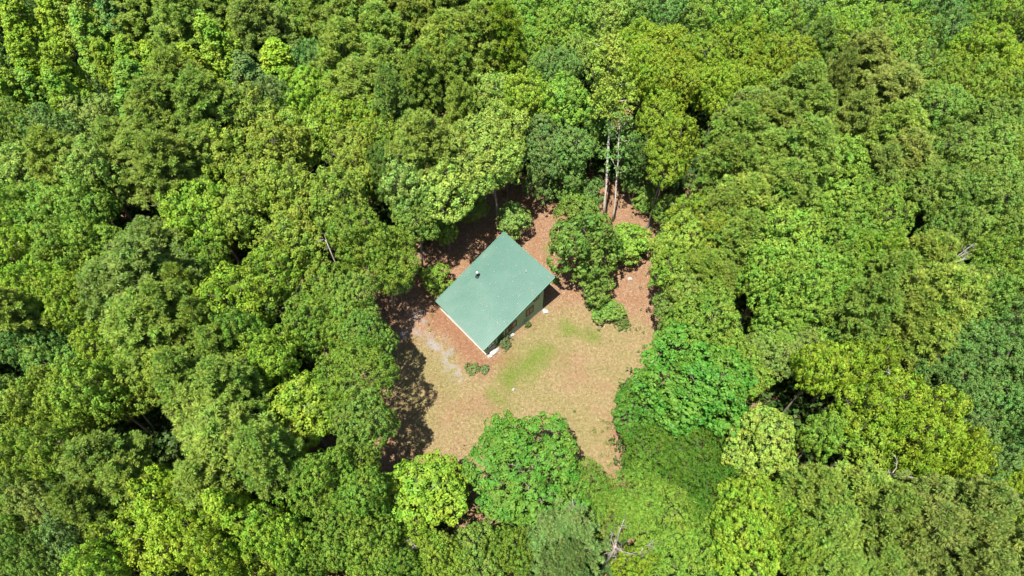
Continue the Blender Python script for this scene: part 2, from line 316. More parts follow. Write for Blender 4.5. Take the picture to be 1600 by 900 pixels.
# every tree surveyed off the photograph: crown centre px, py, crown radius px, kind, colour, (height m), (own label)
T = [
 # top left corner
 (30,28,30,'T','y'),(72,20,28,'T','y'),(118,18,34,'T','l'),(178,18,34,'T','e'),(8,92,28,'T','g'),(58,92,27,'T','y'),(98,112,27,'T','y'),(138,62,34,'T','G'),
 (222,28,44,'P','o'),(172,92,27,'T','y'),(212,92,32,'T','L'),(248,108,30,'T','y'),(14,150,30,'T','L'),(60,152,32,'T','G'),(112,150,30,'T','L'),(205,140,34,'T','G'),
 (30,205,40,'O','g'),(88,205,36,'O','e'),(150,190,46,'O','t'),(285,45,50,'P','o'),(335,22,40,'P','o'),(372,48,28,'T','y'),(412,48,44,'P','k'),(446,12,30,'T','G'),
 (468,55,36,'K','G'),(482,100,32,'K','e'),(318,128,36,'T','y'),(285,140,40,'P','o'),(345,85,36,'T','L'),
 (235,185,54,'P','o'),(282,205,54,'P','o'),(330,185,46,'P','o'),(215,255,52,'P','o'),(268,278,52,'P','o'),(92,252,46,'P','p'),(145,268,46,'K','o'),(38,268,46,'K','o'),(315,250,46,'P','o'),(185,225,40,'P','o'),
 (390,142,36,'T','b'),(430,160,38,'O','b'),(440,108,38,'T','y'),(478,150,42,'O','L'),(378,198,46,'K','l'),(425,235,48,'K','l'),(468,225,44,'K','l'),(350,245,44,'K','l'),(512,200,42,'K','L'),
 # top middle
 (520,22,44,'P','o'),(565,45,46,'P','o'),(618,15,44,'P','p'),(610,72,46,'P','o'),(668,28,44,'P','p'),(715,22,42,'P','p'),(765,18,40,'P','p'),(690,82,42,'P','p'),(748,72,44,'P','p'),(790,68,36,'P','q'),
 (535,98,42,'P','o'),(568,140,46,'P','o'),(525,150,38,'K','m'),(612,115,42,'P','o'),(655,122,34,'P','p'),(612,172,34,'P','k'),(652,150,26,'P','o'),
 (705,112,36,'P','p'),(752,118,42,'K','p'),(772,158,42,'K','o'),(790,115,34,'K','p'),(722,175,30,'P','p'),
 (828,25,42,'O','G'),(868,55,44,'O','G'),(905,22,36,'O','G'),(935,45,34,'O','p'),(826,95,40,'O','G'),(868,115,42,'O','e'),(905,85,36,'O','g'),(835,160,38,'O','L'),(880,168,38,'O','G'),
 # top right middle
 (965,22,32,'O','o'),(1000,30,32,'O','g'),(1045,15,38,'O','e'),(1092,32,38,'O','G'),(1138,25,36,'O','G'),(1182,32,38,'O','G'),(1228,42,36,'O','G'),(1265,10,34,'O','e'),
 (990,75,42,'O','q'),(1040,85,46,'O','q'),(1092,98,46,'O','q'),(1145,78,44,'O','q'),(1192,112,46,'O','q'),(1236,98,38,'O','q'),(1008,130,42,'O','q'),(1060,140,44,'O','q'),(1128,145,42,'O','q'),(1170,152,38,'O','q'),(1020,190,38,'O','q'),(1050,230,36,'O','q'),
 (1262,70,30,'P','k'),(1294,50,36,'O','L'),(1340,22,36,'O','G'),(1378,45,38,'O','G'),(1422,22,38,'O','G'),(1428,68,36,'O','m'),(1468,18,36,'O','e'),(1480,62,36,'O','e'),(1524,30,42,'O','G'),(1566,20,36,'O','L'),(1597,40,32,'O','m'),
 (1390,88,36,'O','G'),(1345,105,46,'P','t'),(1380,145,46,'P','t'),(1308,128,24,'P','t'),(1322,190,30,'P','t'),(1425,118,36,'O','g'),(1460,130,36,'O','m'),
 (1512,92,44,'O','q'),(1558,105,46,'O','q'),(1598,110,36,'O','q'),(1495,150,40,'O','m'),(1565,155,42,'O','m'),(1450,180,44,'O','g'),(1525,190,50,'O','g'),(1580,205,46,'O','g'),(1475,235,50,'O','g'),(1540,245,50,'O','g'),(1595,255,42,'O','m'),
 (1395,215,46,'P','o'),(1420,245,40,'P','t'),(1390,285,34,'P','t'),
 # big pine mass right of centre
 (1160,185,40,'P','k'),(1242,158,46,'P','o'),(1275,195,42,'P','o'),(1200,200,48,'P','o'),(1148,228,42,'P','p'),(1245,238,50,'P','o'),(1192,260,52,'P','o'),(1132,282,46,'P','p'),(1225,298,52,'P','o'),(1170,320,50,'P','p'),(1120,335,40,'P','o'),(1160,372,36,'P','o'),
 # bright green oaks right
 (1295,290,58,'O','G'),(1350,300,52,'O','G'),(1245,335,50,'O','G'),(1322,355,54,'O','G'),(1380,350,44,'O','G'),(1230,388,54,'O','G'),(1288,400,54,'O','G'),(1195,440,48,'O','G'),(1252,455,54,'O','G'),(1310,450,46,'O','G'),(1210,505,46,'O','G'),(1272,500,42,'O','G'),(1352,408,42,'O','L'),
 (1430,410,50,'P','p'),(1455,465,56,'P','p'),(1388,455,48,'P','p'),(1400,510,48,'P','p'),(1348,500,46,'P','o'),(1448,525,46,'P','p'),
 (1450,300,52,'O','g'),(1502,305,50,'O','g'),(1552,315,50,'O','g'),(1595,330,42,'O','m'),(1475,352,44,'O','g'),(1532,362,50,'O','g'),(1582,385,46,'O','g'),(1545,425,48,'O','m'),(1505,470,46,'O','g'),(1592,450,42,'O','m'),
 (1505,530,56,'O','e'),(1562,512,54,'O','e'),(1545,580,54,'O','e'),(1490,595,50,'O','e'),(1592,600,48,'O','e'),(1540,650,50,'O','e'),(1598,665,42,'O','e'),
 (1205,558,48,'F','k'),(1250,535,46,'F','k'),(1290,552,40,'F','f'),
 (1275,590,36,'K','q'),(1318,575,36,'K','q'),(1360,570,40,'K','q'),
 (1345,628,54,'K','y'),(1405,640,52,'K','y'),(1448,670,44,'K','y'),(1352,690,48,'K','m'),(1405,708,46,'K','y'),(1455,722,40,'K','y'),(1500,725,40,'K','y'),(1282,690,30,'O','G'),
 (1502,675,38,'O','b'),(1552,722,42,'O','b'),(1572,775,44,'O','y'),(1598,735,36,'O','e'),(1597,835,42,'K','m'),
 # clearing's right side
 (1038,262,38,'O','q',14.5),(1072,345,38,'K','L',13),(1062,385,42,'O','l',12.5),(1108,378,34,'P','l',14),(1055,425,42,'K','m',12),(1102,425,38,'P','l',14),(1075,462,40,'K','o',11),(1130,440,30,'P','p',13),
 (1055,492,40,'O','f',8),(1105,512,64,'O','G',14.5),(1085,598,84,'O','E',15,'very large emerald domed tree on the clearing\'s right edge above the fine-leaved canopy'),(1145,585,46,'O','G',12),(1002,640,50,'O','E',8.5,'low emerald green crown reaching out over the lawn\'s lower right edge'),(1062,672,48,'O','E',10),
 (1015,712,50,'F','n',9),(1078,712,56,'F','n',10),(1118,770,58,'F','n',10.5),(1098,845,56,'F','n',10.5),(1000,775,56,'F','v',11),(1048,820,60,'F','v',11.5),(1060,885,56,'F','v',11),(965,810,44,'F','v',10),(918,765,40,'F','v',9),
 (1198,692,58,'O','c',13,'round creamy yellow-green tree beside the emerald trees, palest crown in the wood'),
 (1160,790,52,'O','L'),(1212,815,54,'O','L'),(1175,868,54,'O','L'),(1240,868,46,'O','m'),
 (1272,768,46,'P','o'),(1338,785,54,'P','o'),(1308,838,50,'P','o'),(1372,825,52,'P','o'),(1300,890,44,'P','o'),(1352,888,44,'P','o'),(1442,785,52,'P','t'),(1492,785,52,'P','t'),(1452,845,56,'P','t'),(1520,835,54,'P','t'),(1408,872,46,'P','t'),(1572,875,52,'P','t'),(1500,888,46,'P','t'),
 # bottom centre
 (816,750,88,'O','E',11.5,'big round emerald green tree standing at the lawn\'s lower tip'),
 (655,768,64,'K','L',12.5,'light green tree with bold upright tufts, left of the big round emerald tree'),(702,745,38,'K','L',10),(648,838,40,'K','L',10.5),
 (868,850,60,'P','b',15),(800,862,42,'O','m',13),(985,892,32,'K','y',12),(742,862,44,'O','g',13),(900,892,36,'P','b'),
 (560,722,48,'O','v'),(502,765,50,'O','v'),(560,792,48,'O','v'),(520,838,50,'O','v'),(468,872,46,'O','v'),(585,862,48,'O','v'),(625,892,40,'O','v'),(690,882,40,'O','m'),
 (440,855,40,'K','L'),(425,815,44,'K','L'),
 # left edge of the clearing
 (468,640,64,'K','L',14,'tall light green tree with stepped tufts, left of the big feathery tree'),(438,562,46,'K','L'),(556,592,64,'F','m',14,'feathery yellowish green tree leaning over the shaded left side of the lawn'),
 (545,515,48,'O','G',14),(572,535,46,'O','g',14),(566,668,46,'O','g',14.5),(552,468,44,'O','g',14.5),(488,500,48,'O','G'),(512,445,48,'K','m'),(382,472,58,'K','y'),(422,428,50,'K','L'),(385,525,40,'K','G'),
 (448,385,46,'K','l'),(482,345,46,'K','l'),(522,315,48,'K','l'),(560,285,44,'K','l'),(558,365,48,'O','m'),(592,402,54,'F','m',14,'drooping feathery tree over the dark corner left of the cabin'),(332,335,48,'K','L'),(385,335,46,'K','l'),(292,375,46,'K','L'),(338,290,46,'K','L'),(402,292,46,'K','l'),(452,292,46,'K','l'),(322,415,40,'O','G'),
 # top edge of the clearing
 (650,228,46,'P','o'),(692,252,46,'K','o'),(642,295,42,'K','k'),(690,300,50,'K','o',15.5),(598,232,42,'K','m'),(602,275,40,'O','d'),(645,345,44,'O','g',14),(752,228,46,'K','o'),(792,222,42,'K','p'),(776,262,50,'K','o',15.5),(555,235,44,'K','l'),(595,195,38,'K','q'),(555,198,40,'K','L'),
 # left
 (62,335,50,'O','G'),(130,335,52,'O','G'),(15,345,44,'O','G'),(30,405,50,'O','L'),(92,392,48,'O','G'),(152,385,42,'O','G'),(72,455,48,'O','L'),(118,480,46,'O','L'),
 (212,425,66,'P','k'),(255,405,48,'P','k'),(172,458,46,'P','k'),(228,515,62,'P','p'),(272,495,48,'P','p'),(330,500,30,'P','p'),(348,548,40,'P','p'),(310,448,24,'P','p'),
 (18,510,40,'P','o'),(60,545,48,'O','e'),(105,572,48,'O','g'),(162,555,44,'O','L'),(148,608,48,'K','m'),(72,628,52,'O','m'),(112,655,46,'O','m'),(182,625,46,'O','m'),(232,602,44,'K','l'),(275,590,38,'K','l'),(8,620,36,'O','o'),
 (350,602,46,'P','o'),(312,648,52,'P','o'),(362,695,58,'P','o'),(292,605,40,'P','o'),(420,722,46,'P','o'),(330,745,48,'P','o'),
 (172,722,52,'P','o'),(205,762,44,'P','o'),(30,712,46,'K','m'),(92,712,38,'K','m'),(18,782,42,'O','g'),(55,805,42,'O','t'),(158,790,38,'P','o'),
 (112,842,46,'O','b'),(30,855,46,'O','G'),(68,888,42,'O','g'),(252,785,50,'K','y'),(202,832,50,'K','y'),(258,852,54,'K','y'),(315,822,46,'K','y'),(335,875,46,'K','y'),(372,800,38,'T','y'),(155,885,42,'K','L'),(392,872,40,'K','L'),
 # small trees and bushes standing in or at the rim of the clearing
 (912,390,54,'S','g',12.0,'tall bushy green tree just right of the cabin roof'),(925,446,36,'S','g',6.5,'lower at the foot of the tall bushy tree right of the cabin'),(908,345,38,'S','g',7.5,'leafy tree below the foot of the pale trunks, behind the bushy emerald tree'),
 (984,378,33,'S','G',5.5,'bright green sapling beside the bare litter patch, right of the bushy emerald tree'),(950,487,24,'S','g',2.6,'low round bush at the right rim of the lawn'),
 (680,436,24,'S','G',3.6,'bright green bush touching the left corner of the cabin roof'),(802,345,28,'S','k',6.0,'small olive tree behind the roof\'s top corner'),
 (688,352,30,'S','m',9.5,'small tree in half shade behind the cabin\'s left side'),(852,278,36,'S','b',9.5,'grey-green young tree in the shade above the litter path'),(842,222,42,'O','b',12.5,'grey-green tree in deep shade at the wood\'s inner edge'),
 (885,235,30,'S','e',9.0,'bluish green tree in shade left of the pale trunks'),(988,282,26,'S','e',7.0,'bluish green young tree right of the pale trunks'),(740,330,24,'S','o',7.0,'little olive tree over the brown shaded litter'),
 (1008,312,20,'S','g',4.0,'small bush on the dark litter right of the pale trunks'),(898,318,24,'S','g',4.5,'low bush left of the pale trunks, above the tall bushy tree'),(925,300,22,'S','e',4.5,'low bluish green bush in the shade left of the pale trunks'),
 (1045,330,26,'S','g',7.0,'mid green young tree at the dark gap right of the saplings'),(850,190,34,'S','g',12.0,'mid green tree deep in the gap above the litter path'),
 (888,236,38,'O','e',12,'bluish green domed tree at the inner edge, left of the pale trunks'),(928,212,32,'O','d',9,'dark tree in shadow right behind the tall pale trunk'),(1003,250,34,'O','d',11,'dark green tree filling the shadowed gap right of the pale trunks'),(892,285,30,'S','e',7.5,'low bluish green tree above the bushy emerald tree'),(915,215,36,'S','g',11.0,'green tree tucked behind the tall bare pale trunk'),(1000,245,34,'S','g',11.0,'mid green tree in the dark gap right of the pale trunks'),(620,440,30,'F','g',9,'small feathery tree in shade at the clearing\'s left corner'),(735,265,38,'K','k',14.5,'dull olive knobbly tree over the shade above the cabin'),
]
BANDS = [(-50, 40, 'along the top edge'), (40, 88, 'just below the top edge'), (88, 135, 'near the top'), (135, 185, 'well above the clearing'),
 (185, 235, 'halfway between top edge and cabin'), (235, 285, 'above the clearing'), (285, 340, 'level with the clearing\'s top'), (340, 395, 'level with the roof peak'),
 (395, 450, 'level with the stovepipe'), (450, 505, 'level with the roof\'s left corner'), (505, 565, 'level with the gravel'), (565, 625, 'level with mid lawn'),
 (625, 690, 'level with the lower lawn'), (690, 750, 'level with the lawn\'s end'), (750, 805, 'just below the lawn'), (805, 850, 'near the bottom edge'), (850, 990, 'along the bottom edge')]
ORD = ['', 'first', 'second', 'third', 'fourth', 'fifth', 'sixth', 'seventh', 'eighth', 'ninth', 'tenth', 'eleventh', 'twelfth']
def auto_labels():
    lab = {}; groups = {}
    for i, e in enumerate(T):
        if len(e) > 6: lab[i] = e[6]; continue
        b = next(k for k, (a, z, _) in enumerate(BANDS) if a <= e[1] < z)
        side = 'left' if e[0] < 800 else 'right'
        groups.setdefault((b, side, e[3], e[4]), []).append(i)
    for (b, side, k, c), ids in groups.items():
        ids.sort(key=lambda i: T[i][0] if side == 'left' else -T[i][0])
        base = CNAME[c] + ' ' + KIND[k][1]
        for n, i in enumerate(ids):
            if len(ids) == 1: lab[i] = f'only {base} {BANDS[b][2]}, {side} half'
            else: lab[i] = f'{ORD[n + 1]} {base} from {side} edge, {BANDS[b][2]}'
    return lab
LAB = auto_labels()
NEXT = {}
for i, e in enumerate(T):
    px, py, r, k, c = e[:5]
    kk = k
    if k == 'O' and r < 39: kk = 'o'
    me, tm, R0, H0, ZC = PROTO[kk][NEXT.get(kk, 0) % len(PROTO[kk])]; NEXT[kk] = NEXT.get(kk, 0) + 1
    rr = random.Random(i * 17 + 3)
    h = e[5] if len(e) > 5 else None
    if h is None: h = {'P': 18.5, 'T': 16.5, 'F': 12.5}.get(k, 15.5) + rr.uniform(-2.0, 2.0) + (r - 44) * .05
    zc = h * ZC / H0
    p = at(px, py, zc); R = r * depth(p) / FPX * 1.08
    o = empty(KIND[k][0], (p.x, p.y, 0), rr.uniform(0, 6.283)); s = R / R0; sz = h / H0
    o.scale = (s * rr.uniform(.88, 1.12), s * rr.uniform(.88, 1.12), sz * rr.uniform(.96, 1.06))
    o.rotation_euler = (rr.gauss(0, .035), rr.gauss(0, .035), o.rotation_euler[2])
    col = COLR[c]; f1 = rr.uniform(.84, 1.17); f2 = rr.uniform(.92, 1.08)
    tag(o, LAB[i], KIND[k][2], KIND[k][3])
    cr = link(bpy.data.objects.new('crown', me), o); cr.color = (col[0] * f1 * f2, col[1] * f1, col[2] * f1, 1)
    link(bpy.data.objects.new('trunk', tm), o)
print('trees', len(T))

# ---------------------------------------------------------------- ground
def smooth_noise(x, y, seed, scale):
    """value noise on arrays"""
    g = np.random.default_rng(seed); n = 256; tab = g.uniform(0, 1, (n, n))
    u = x / scale + 1000.3; v = y / scale + 1000.7; iu = np.floor(u).astype(int); iv = np.floor(v).astype(int); fu = u - iu; fv = v - iv
    fu = fu * fu * (3 - 2 * fu); fv = fv * fv * (3 - 2 * fv)
    a = tab[iu % n, iv % n]; b = tab[(iu + 1) % n, iv % n]; c = tab[iu % n, (iv + 1) % n]; d = tab[(iu + 1) % n, (iv + 1) % n]
    return (a * (1 - fu) + b * fu) * (1 - fv) + (c * (1 - fu) + d * fu) * fv
def fbm(x, y, seed, scale, oct=4):
    s = 0; a = .5; t = 0
    for k in range(oct): s = s + a * smooth_noise(x, y, seed + k, scale / 2**k); t += a; a *= .55
    return s / t
def blob(x, y, pts, seed, soft=.8, wob=1.2):
    """mask of capsules through world points with radius: pts = [((x,y),(x,y),r)...]"""
    m = np.zeros_like(x); wx = (fbm(x, y, seed, 1.6) - .5) * wob * 2
    for a, b, r in pts:
        ax, ay = a; bx, by = b; dx, dy = bx - ax, by - ay; L = dx * dx + dy * dy + 1e-6
        t = np.clip(((x - ax) * dx + (y - ay) * dy) / L, 0, 1); d = np.hypot(x - ax - t * dx, y - ay - t * dy) + wx
        m = np.maximum(m, np.clip((r - d) / soft + .5, 0, 1))
    return m
def g2(px, py): p = at(px, py); return (p.x, p.y)
def inpoly(x, y, poly):
    r = np.zeros(x.shape, bool); n = len(poly)
    for i in range(n):
        x1, y1 = poly[i]; x2, y2 = poly[(i + 1) % n]
        c = (y1 > y) != (y2 > y); r ^= c & (x < (x2 - x1) * (y - y1) / (y2 - y1 + 1e-12) + x1)
    return r
LAWN = [g2(*p) for p in [(640,520),(700,530),(760,570),(815,500),(860,480),(930,470),(1010,500),(1035,540),(1000,600),(960,650),(965,760),(900,790),(740,790),(680,720),(600,700),(590,560)]]
OPEN = [g2(*p) for p in [(575,430),(630,440),(670,430),(690,395),(690,330),(740,290),(800,290),(880,270),(1015,270),(1040,330),(1050,520),(1010,580),(960,650),(960,760),(760,770),(600,740),(560,640),(560,500)]]
def masks(x, y):
    wx = x + (fbm(x, y, 31, 3) - .5) * 3; wy = y + (fbm(x, y, 41, 3) - .5) * 3
    lawn = inpoly(wx, wy, LAWN).astype(float)
    gravel = blob(x, y, [(g2(655, 495), g2(692, 552), 1.0), (g2(692, 552), g2(716, 592), .75), (g2(628, 520), g2(650, 515), .6), (g2(640, 515), g2(665, 505), .5)], 51, .7, .7) * np.clip((fbm(x, y, 55, .8) - .42) * 4, 0, 1) * .75
    grass = blob(x, y, [(g2(800, 590), g2(845, 552), 1.3), (g2(885, 515), g2(930, 528), .6), (g2(770, 615), g2(790, 635), .4), (g2(970, 370), g2(985, 380), 1.3), (g2(865, 385), g2(880, 380), .6)], 61, 2.2, 1.3)
    faint = np.clip((fbm(x, y, 71, 3.2) - .45) * 5, 0, 1) * .18
    soil = blob(x, y, [(g2(683, 492), g2(750, 565), 1.1), (g2(750, 565), g2(800, 560), .5)], 81, 1.6, 1.0)
    return lawn, gravel, np.maximum(grass * .9, faint * lawn), soil
M, nt, out = new_mat('ground')
def attr(n): a = nt.nodes.new('ShaderNodeAttribute'); a.attribute_name = n; return a.outputs['Fac']
n1 = noise(nt, 3.2, 8, .72); n2 = noise(nt, .45, 5); n3 = noise(nt, 9, 5, .75); n4 = noise(nt, 1.1, 5, .6)
vor = nt.nodes.new('ShaderNodeTexVoronoi'); vor.inputs['Scale'].default_value = 7.0
tcv = nt.nodes.new('ShaderNodeTexCoord'); nt.links.new(tcv.outputs['Object'], vor.inputs['Vector'])
floor_c = ramp(nt, n1.outputs[0], [(.3, (0.077, 0.043, 0.024)), (.5, (0.167, 0.097, 0.058)), (.72, (0.252, 0.165, 0.101))]).outputs[0]
floor_c = mix(nt, ramp(nt, vor.outputs['Color'], [(.25, 0.0), (.8, .6)]).outputs[0], floor_c, (0.206, 0.126, 0.076))
floor_c = mix(nt, ramp(nt, n2.outputs[0], [(.4, 0.0), (.65, .55)]).outputs[0], floor_c, (0.152, 0.075, 0.035))
dry = ramp(nt, n1.outputs[0], [(.3, (0.080, 0.056, 0.026)), (.5, (0.166, 0.125, 0.058)), (.72, (0.278, 0.221, 0.115))]).outputs[0]
dry = mix(nt, ramp(nt, n4.outputs[0], [(.42, 0.0), (.62, .55)]).outputs[0], dry, (0.184, 0.134, 0.071))
dry = mix(nt, ramp(nt, n3.outputs[0], [(.5, 0.0), (.75, .5)]).outputs[0], dry, (0.088, 0.090, 0.025))
grn = ramp(nt, n3.outputs[0], [(.3, (0.050, 0.076, 0.010)), (.55, (0.094, 0.129, 0.017)), (.75, (0.156, 0.181, 0.034))]).outputs[0]
grv = ramp(nt, n3.outputs[0], [(.3, (0.116, 0.102, 0.092)), (.55, (0.200, 0.189, 0.184)), (.75, (0.297, 0.290, 0.289))]).outputs[0]
so_c = ramp(nt, n1.outputs[0], [(.3, (0.095, 0.046, 0.023)), (.55, (0.166, 0.086, 0.049)), (.75, (0.217, 0.135, 0.086))]).outputs[0]
c = mix(nt, attr('lawn'), floor_c, dry); c = mix(nt, attr('soil'), c, so_c); c = mix(nt, attr('green'), c, grn); c = mix(nt, attr('stones'), c, grv)
pr = nt.nodes.new('ShaderNodeBsdfPrincipled'); pr.inputs['Roughness'].default_value = .95; pr.inputs['Specular IOR Level'].default_value = .15
bp = nt.nodes.new('ShaderNodeBump'); bp.inputs['Strength'].default_value = .55; bp.inputs['Distance'].default_value = .08
nt.links.new(n3.outputs[0], bp.inputs['Height']); nt.links.new(bp.outputs[0], pr.inputs['Normal']); nt.links.new(c, pr.inputs['Base Color']); nt.links.new(pr.outputs[0], out.inputs[0])
M_GROUND = M
def axis_pts(lo, hi, step):  # fine in the middle, coarse out to the horizon
    a = list(np.arange(lo, hi + 1e-6, step)); o = [6, 14, 30, 60, 120, 300, 900]
    return np.array([lo - k for k in reversed(o)] + a + [hi + k for k in o])
xs = axis_pts(-26, 26, .2); ys = axis_pts(-34, 24, .2)
X, Y = np.meshgrid(xs, ys, indexing='ij'); far = np.clip((np.hypot(X, Y) - 24) / 20, 0, 1)
Z = (fbm(X, Y, 5, 1.2, 4) - .5) * .07 + (fbm(X, Y, 9, 25, 2) - .5) * 1.4 * far - far * .25
nx, ny = X.shape; idx = np.arange(nx * ny).reshape(nx, ny)
fc = np.stack([idx[:-1, :-1], idx[1:, :-1], idx[1:, 1:], idx[:-1, 1:]], -1).reshape(-1, 4)
me = mesh_np('ground', np.stack([X, Y, Z], -1).reshape(-1, 3), fc, M_GROUND, True)
lawn, gravel, grass, soil = masks(X, Y)
# soften the lawn edge
k = np.ones(17) / 17
for ax in (0, 1): lawn = np.apply_along_axis(lambda r: np.convolve(r, k, 'same'), ax, lawn)
lawn = np.clip((lawn - .5) * 1.1 + .5 + (fbm(X, Y, 131, 1.5) - .5) * 1.5 * (1 - np.abs(lawn * 2 - 1)), 0, 1) * (1 - .55 * np.clip((fbm(X, Y, 141, 2.6) - .56) * 7, 0, 1))
for nme, arr in (('lawn', lawn), ('stones', gravel), ('green', grass), ('soil', soil)):
    a = me.attributes.new(nme, 'FLOAT', 'POINT'); a.data.foreach_set('value', arr.ravel().astype(np.float32))
ground = link(bpy.data.objects.new('ground', me)); tag(ground, 'clearing floor of dry grass, brown leaf litter and a gravel streak', 'ground', kind='structure')

# ---------------------------------------------------------------- the cabin (shed roof, high end to the upper right)
CX, CY, YAW, RL, RW, ZL, SL = -1.994, -2.592, .7409, 10.45, 8.35, 2.06, .3296
OH, OL, OS = 1.32, .42, .27
house = empty('cabin', (CX, CY, 0), YAW)   # local x: low -> high end; local y: away from the visible side wall
tag(house, 'green metal-roofed cabin with a single-pitch roof standing in the middle of the clearing', 'cabin')
tS = math.tan(SL)
def rz(x): return ZL + (x + RL / 2) * tS
M_ROOF, nt, out = new_mat('roof_metal')
nz = noise(nt, .7, 5, .6); n5 = noise(nt, 6, 6, .7); n6 = noise(nt, 26, 3, .6)
c = ramp(nt, nz.outputs[0], [(.3, (0.023, 0.085, 0.059)), (.7, (0.029, 0.093, 0.067))]).outputs[0]
c = mix(nt, ramp(nt, n5.outputs[0], [(.5, 0.0), (.78, .16)]).outputs[0], c, (0.192, 0.261, 0.207))
c = mix(nt, ramp(nt, n6.outputs[0], [(.68, 0.0), (.76, .3)]).outputs[0], c, (.3, .24, .16))
n7 = noise(nt, .28, 4, .6); tcr = nt.nodes.new('ShaderNodeTexCoord'); sx = nt.nodes.new('ShaderNodeSeparateXYZ'); nt.links.new(tcr.outputs['Object'], sx.inputs[0])
ad = nt.nodes.new('ShaderNodeMath'); ad.operation = 'MULTIPLY_ADD'; ad.inputs[1].default_value = -.045; nt.links.new(sx.outputs[0], ad.inputs[0]); nt.links.new(n7.outputs[0], ad.inputs[2])
c = mix(nt, ramp(nt, ad.outputs[0], [(.4, 0.0), (.95, .3)]).outputs[0], c, (.17, .225, .19))     # dusty weathering towards the low eave
pr = nt.nodes.new('ShaderNodeBsdfPrincipled'); pr.inputs['Roughness'].default_value = .5; pr.inputs['Specular IOR Level'].default_value = .45
nt.links.new(c, pr.inputs['Base Color']); nt.links.new(pr.outputs[0], out.inputs[0])
M_TRIM = simple_mat('roof_trim', (.08, .2, .14), (.12, .26, .18), 4, .5, .05)
M_WALL = simple_mat('wall_board', (0.240, 0.334, 0.176), (0.334, 0.431, 0.239), 5, .8, .1, stretch=(1, 1, 3))
M_GLASS = simple_mat('window_glass', (.02, .025, .025), (.035, .04, .035), 2, .08, .0, spec=.6)
M_FRAME = simple_mat('window_frame', (0.048, 0.029, 0.019), (0.082, 0.048, 0.032), 8, .7, .05)
M_CONC = simple_mat('concrete', (.42, .4, .37), (.62, .6, .56), 6, .9, .2)
M_STONE = simple_mat('white_stone', (0.215, 0.197, 0.171), (0.359, 0.344, 0.315), 5, .9, .5)
M_WHITE = simple_mat('gutter_white', (0.220, 0.220, 0.205), (0.258, 0.258, 0.245), 4, .5, .05)
M_DARK = simple_mat('pipe_black', (.02, .02, .02), (.04, .04, .04), 8, .5, .1)
M_STEEL = simple_mat('cap_steel', (.5, .5, .5), (.75, .75, .75), 8, .35, .05, metal=.7)
# roof: corrugated sheet with raised ribs down the slope
rf = MB(); th = .05; nrib = 36; prof = []
for k in range(nrib):
    y0 = -RW / 2 + RW * k / nrib; wv = RW / nrib
    prof += [(y0, 0), (y0 + wv * .70, 0), (y0 + wv * .76, .016), (y0 + wv * .90, .016), (y0 + wv * .96, 0)]
prof.append((RW / 2, 0))
nseg = 6; pts = []
for i in range(nseg + 1):
    x = -RL / 2 + RL * i / nseg
    for (y, dz) in prof: pts.append((x, y, rz(x) + dz))
n = len(prof); fs = []
for i in range(nseg):
    for j in range(n - 1): fs.append((i * n + j, (i + 1) * n + j, (i + 1) * n + j + 1, i * n + j + 1))
rf.poly(pts, fs)
rf.poly([(-RL/2, -RW/2, rz(-RL/2) - th), (RL/2, -RW/2, rz(RL/2) - th), (RL/2, RW/2, rz(RL/2) - th), (-RL/2, RW/2, rz(-RL/2) - th)], [(0, 3, 2, 1)])
roof = rf.build('roof', M_ROOF, house)
# trim boards along the four eaves, standing 3 mm off the sheet
tm = MB()
for sy in (-1, 1):
    y = sy * (RW / 2 + .004) if sy > 0 else -RW / 2 - .034
    tm.poly([(-RL/2, y, rz(-RL/2) - .17), (RL/2, y, rz(RL/2) - .17), (RL/2, y, rz(RL/2) + .045), (-RL/2, y, rz(-RL/2) + .045),
             (-RL/2, y + .03, rz(-RL/2) - .17), (RL/2, y + .03, rz(RL/2) - .17), (RL/2, y + .03, rz(RL/2) + .045), (-RL/2, y + .03, rz(-RL/2) + .045)],
            [(0, 1, 2, 3), (4, 7, 6, 5), (0, 4, 5, 1), (3, 2, 6, 7), (0, 3, 7, 4), (1, 5, 6, 2)])
tm.box((RL/2 + .003, -RW/2 - .034, rz(RL/2) - .17), (.03, 0, 0), (0, RW + .068, 0), (0, 0, .215))
tm.build('edge_trim', M_TRIM, roof)
gt = MB(); gt.box((-RL/2 - .055, -RW/2 + .05, rz(-RL/2) - .15), (.05, 0, 0), (0, RW * .72, 0), (0, 0, .08)); gt.build('gutter', M_WHITE, roof)
# walls
x0, x1, y0, y1 = -RL/2 + OL, RL/2 - OH, -RW/2 + OS, RW/2 - OS
wl = MB(); t = .15
def wall_side(y, ny):
    ya, yb = (y, y + t) if ny < 0 else (y - t, y)
    p = [(x0, ya, .18), (x1, ya, .18), (x1, ya, rz(x1) - .12), (x0, ya, rz(x0) - .12)]
    p += [(a, yb, c_) for (a, b_, c_) in p]
    wl.poly(p, [(0, 1, 2, 3), (4, 7, 6, 5), (0, 4, 5, 1), (1, 5, 6, 2), (2, 6, 7, 3), (3, 7, 4, 0)])
wall_side(y0, -1); wall_side(y1, 1)
wl.box((x0 + .002, y0 + t, .18), (t, 0, 0), (0, y1 - y0 - 2 * t, 0), (0, 0, rz(x0) - .3)); wl.box((x1 - t - .002, y0 + t, .18), (t, 0, 0), (0, y1 - y0 - 2 * t, 0), (0, 0, rz(x1 - t) - .3))
k = 0                                                     # battens every 0.4 m on the visible side and high end
x = x0 + .05
while x < x1: wl.box((x, y0 - .022, .2), (.05, 0, 0), (0, .02, 0), (0, 0, rz(x) - .34)); x += .42
y = y0 + .05
while y < y1: wl.box((x1 + .001, y, .2), (.02, 0, 0), (0, .05, 0), (0, 0, rz(x1) - .38)); y += .42
wl.build('wall', M_WALL, house)
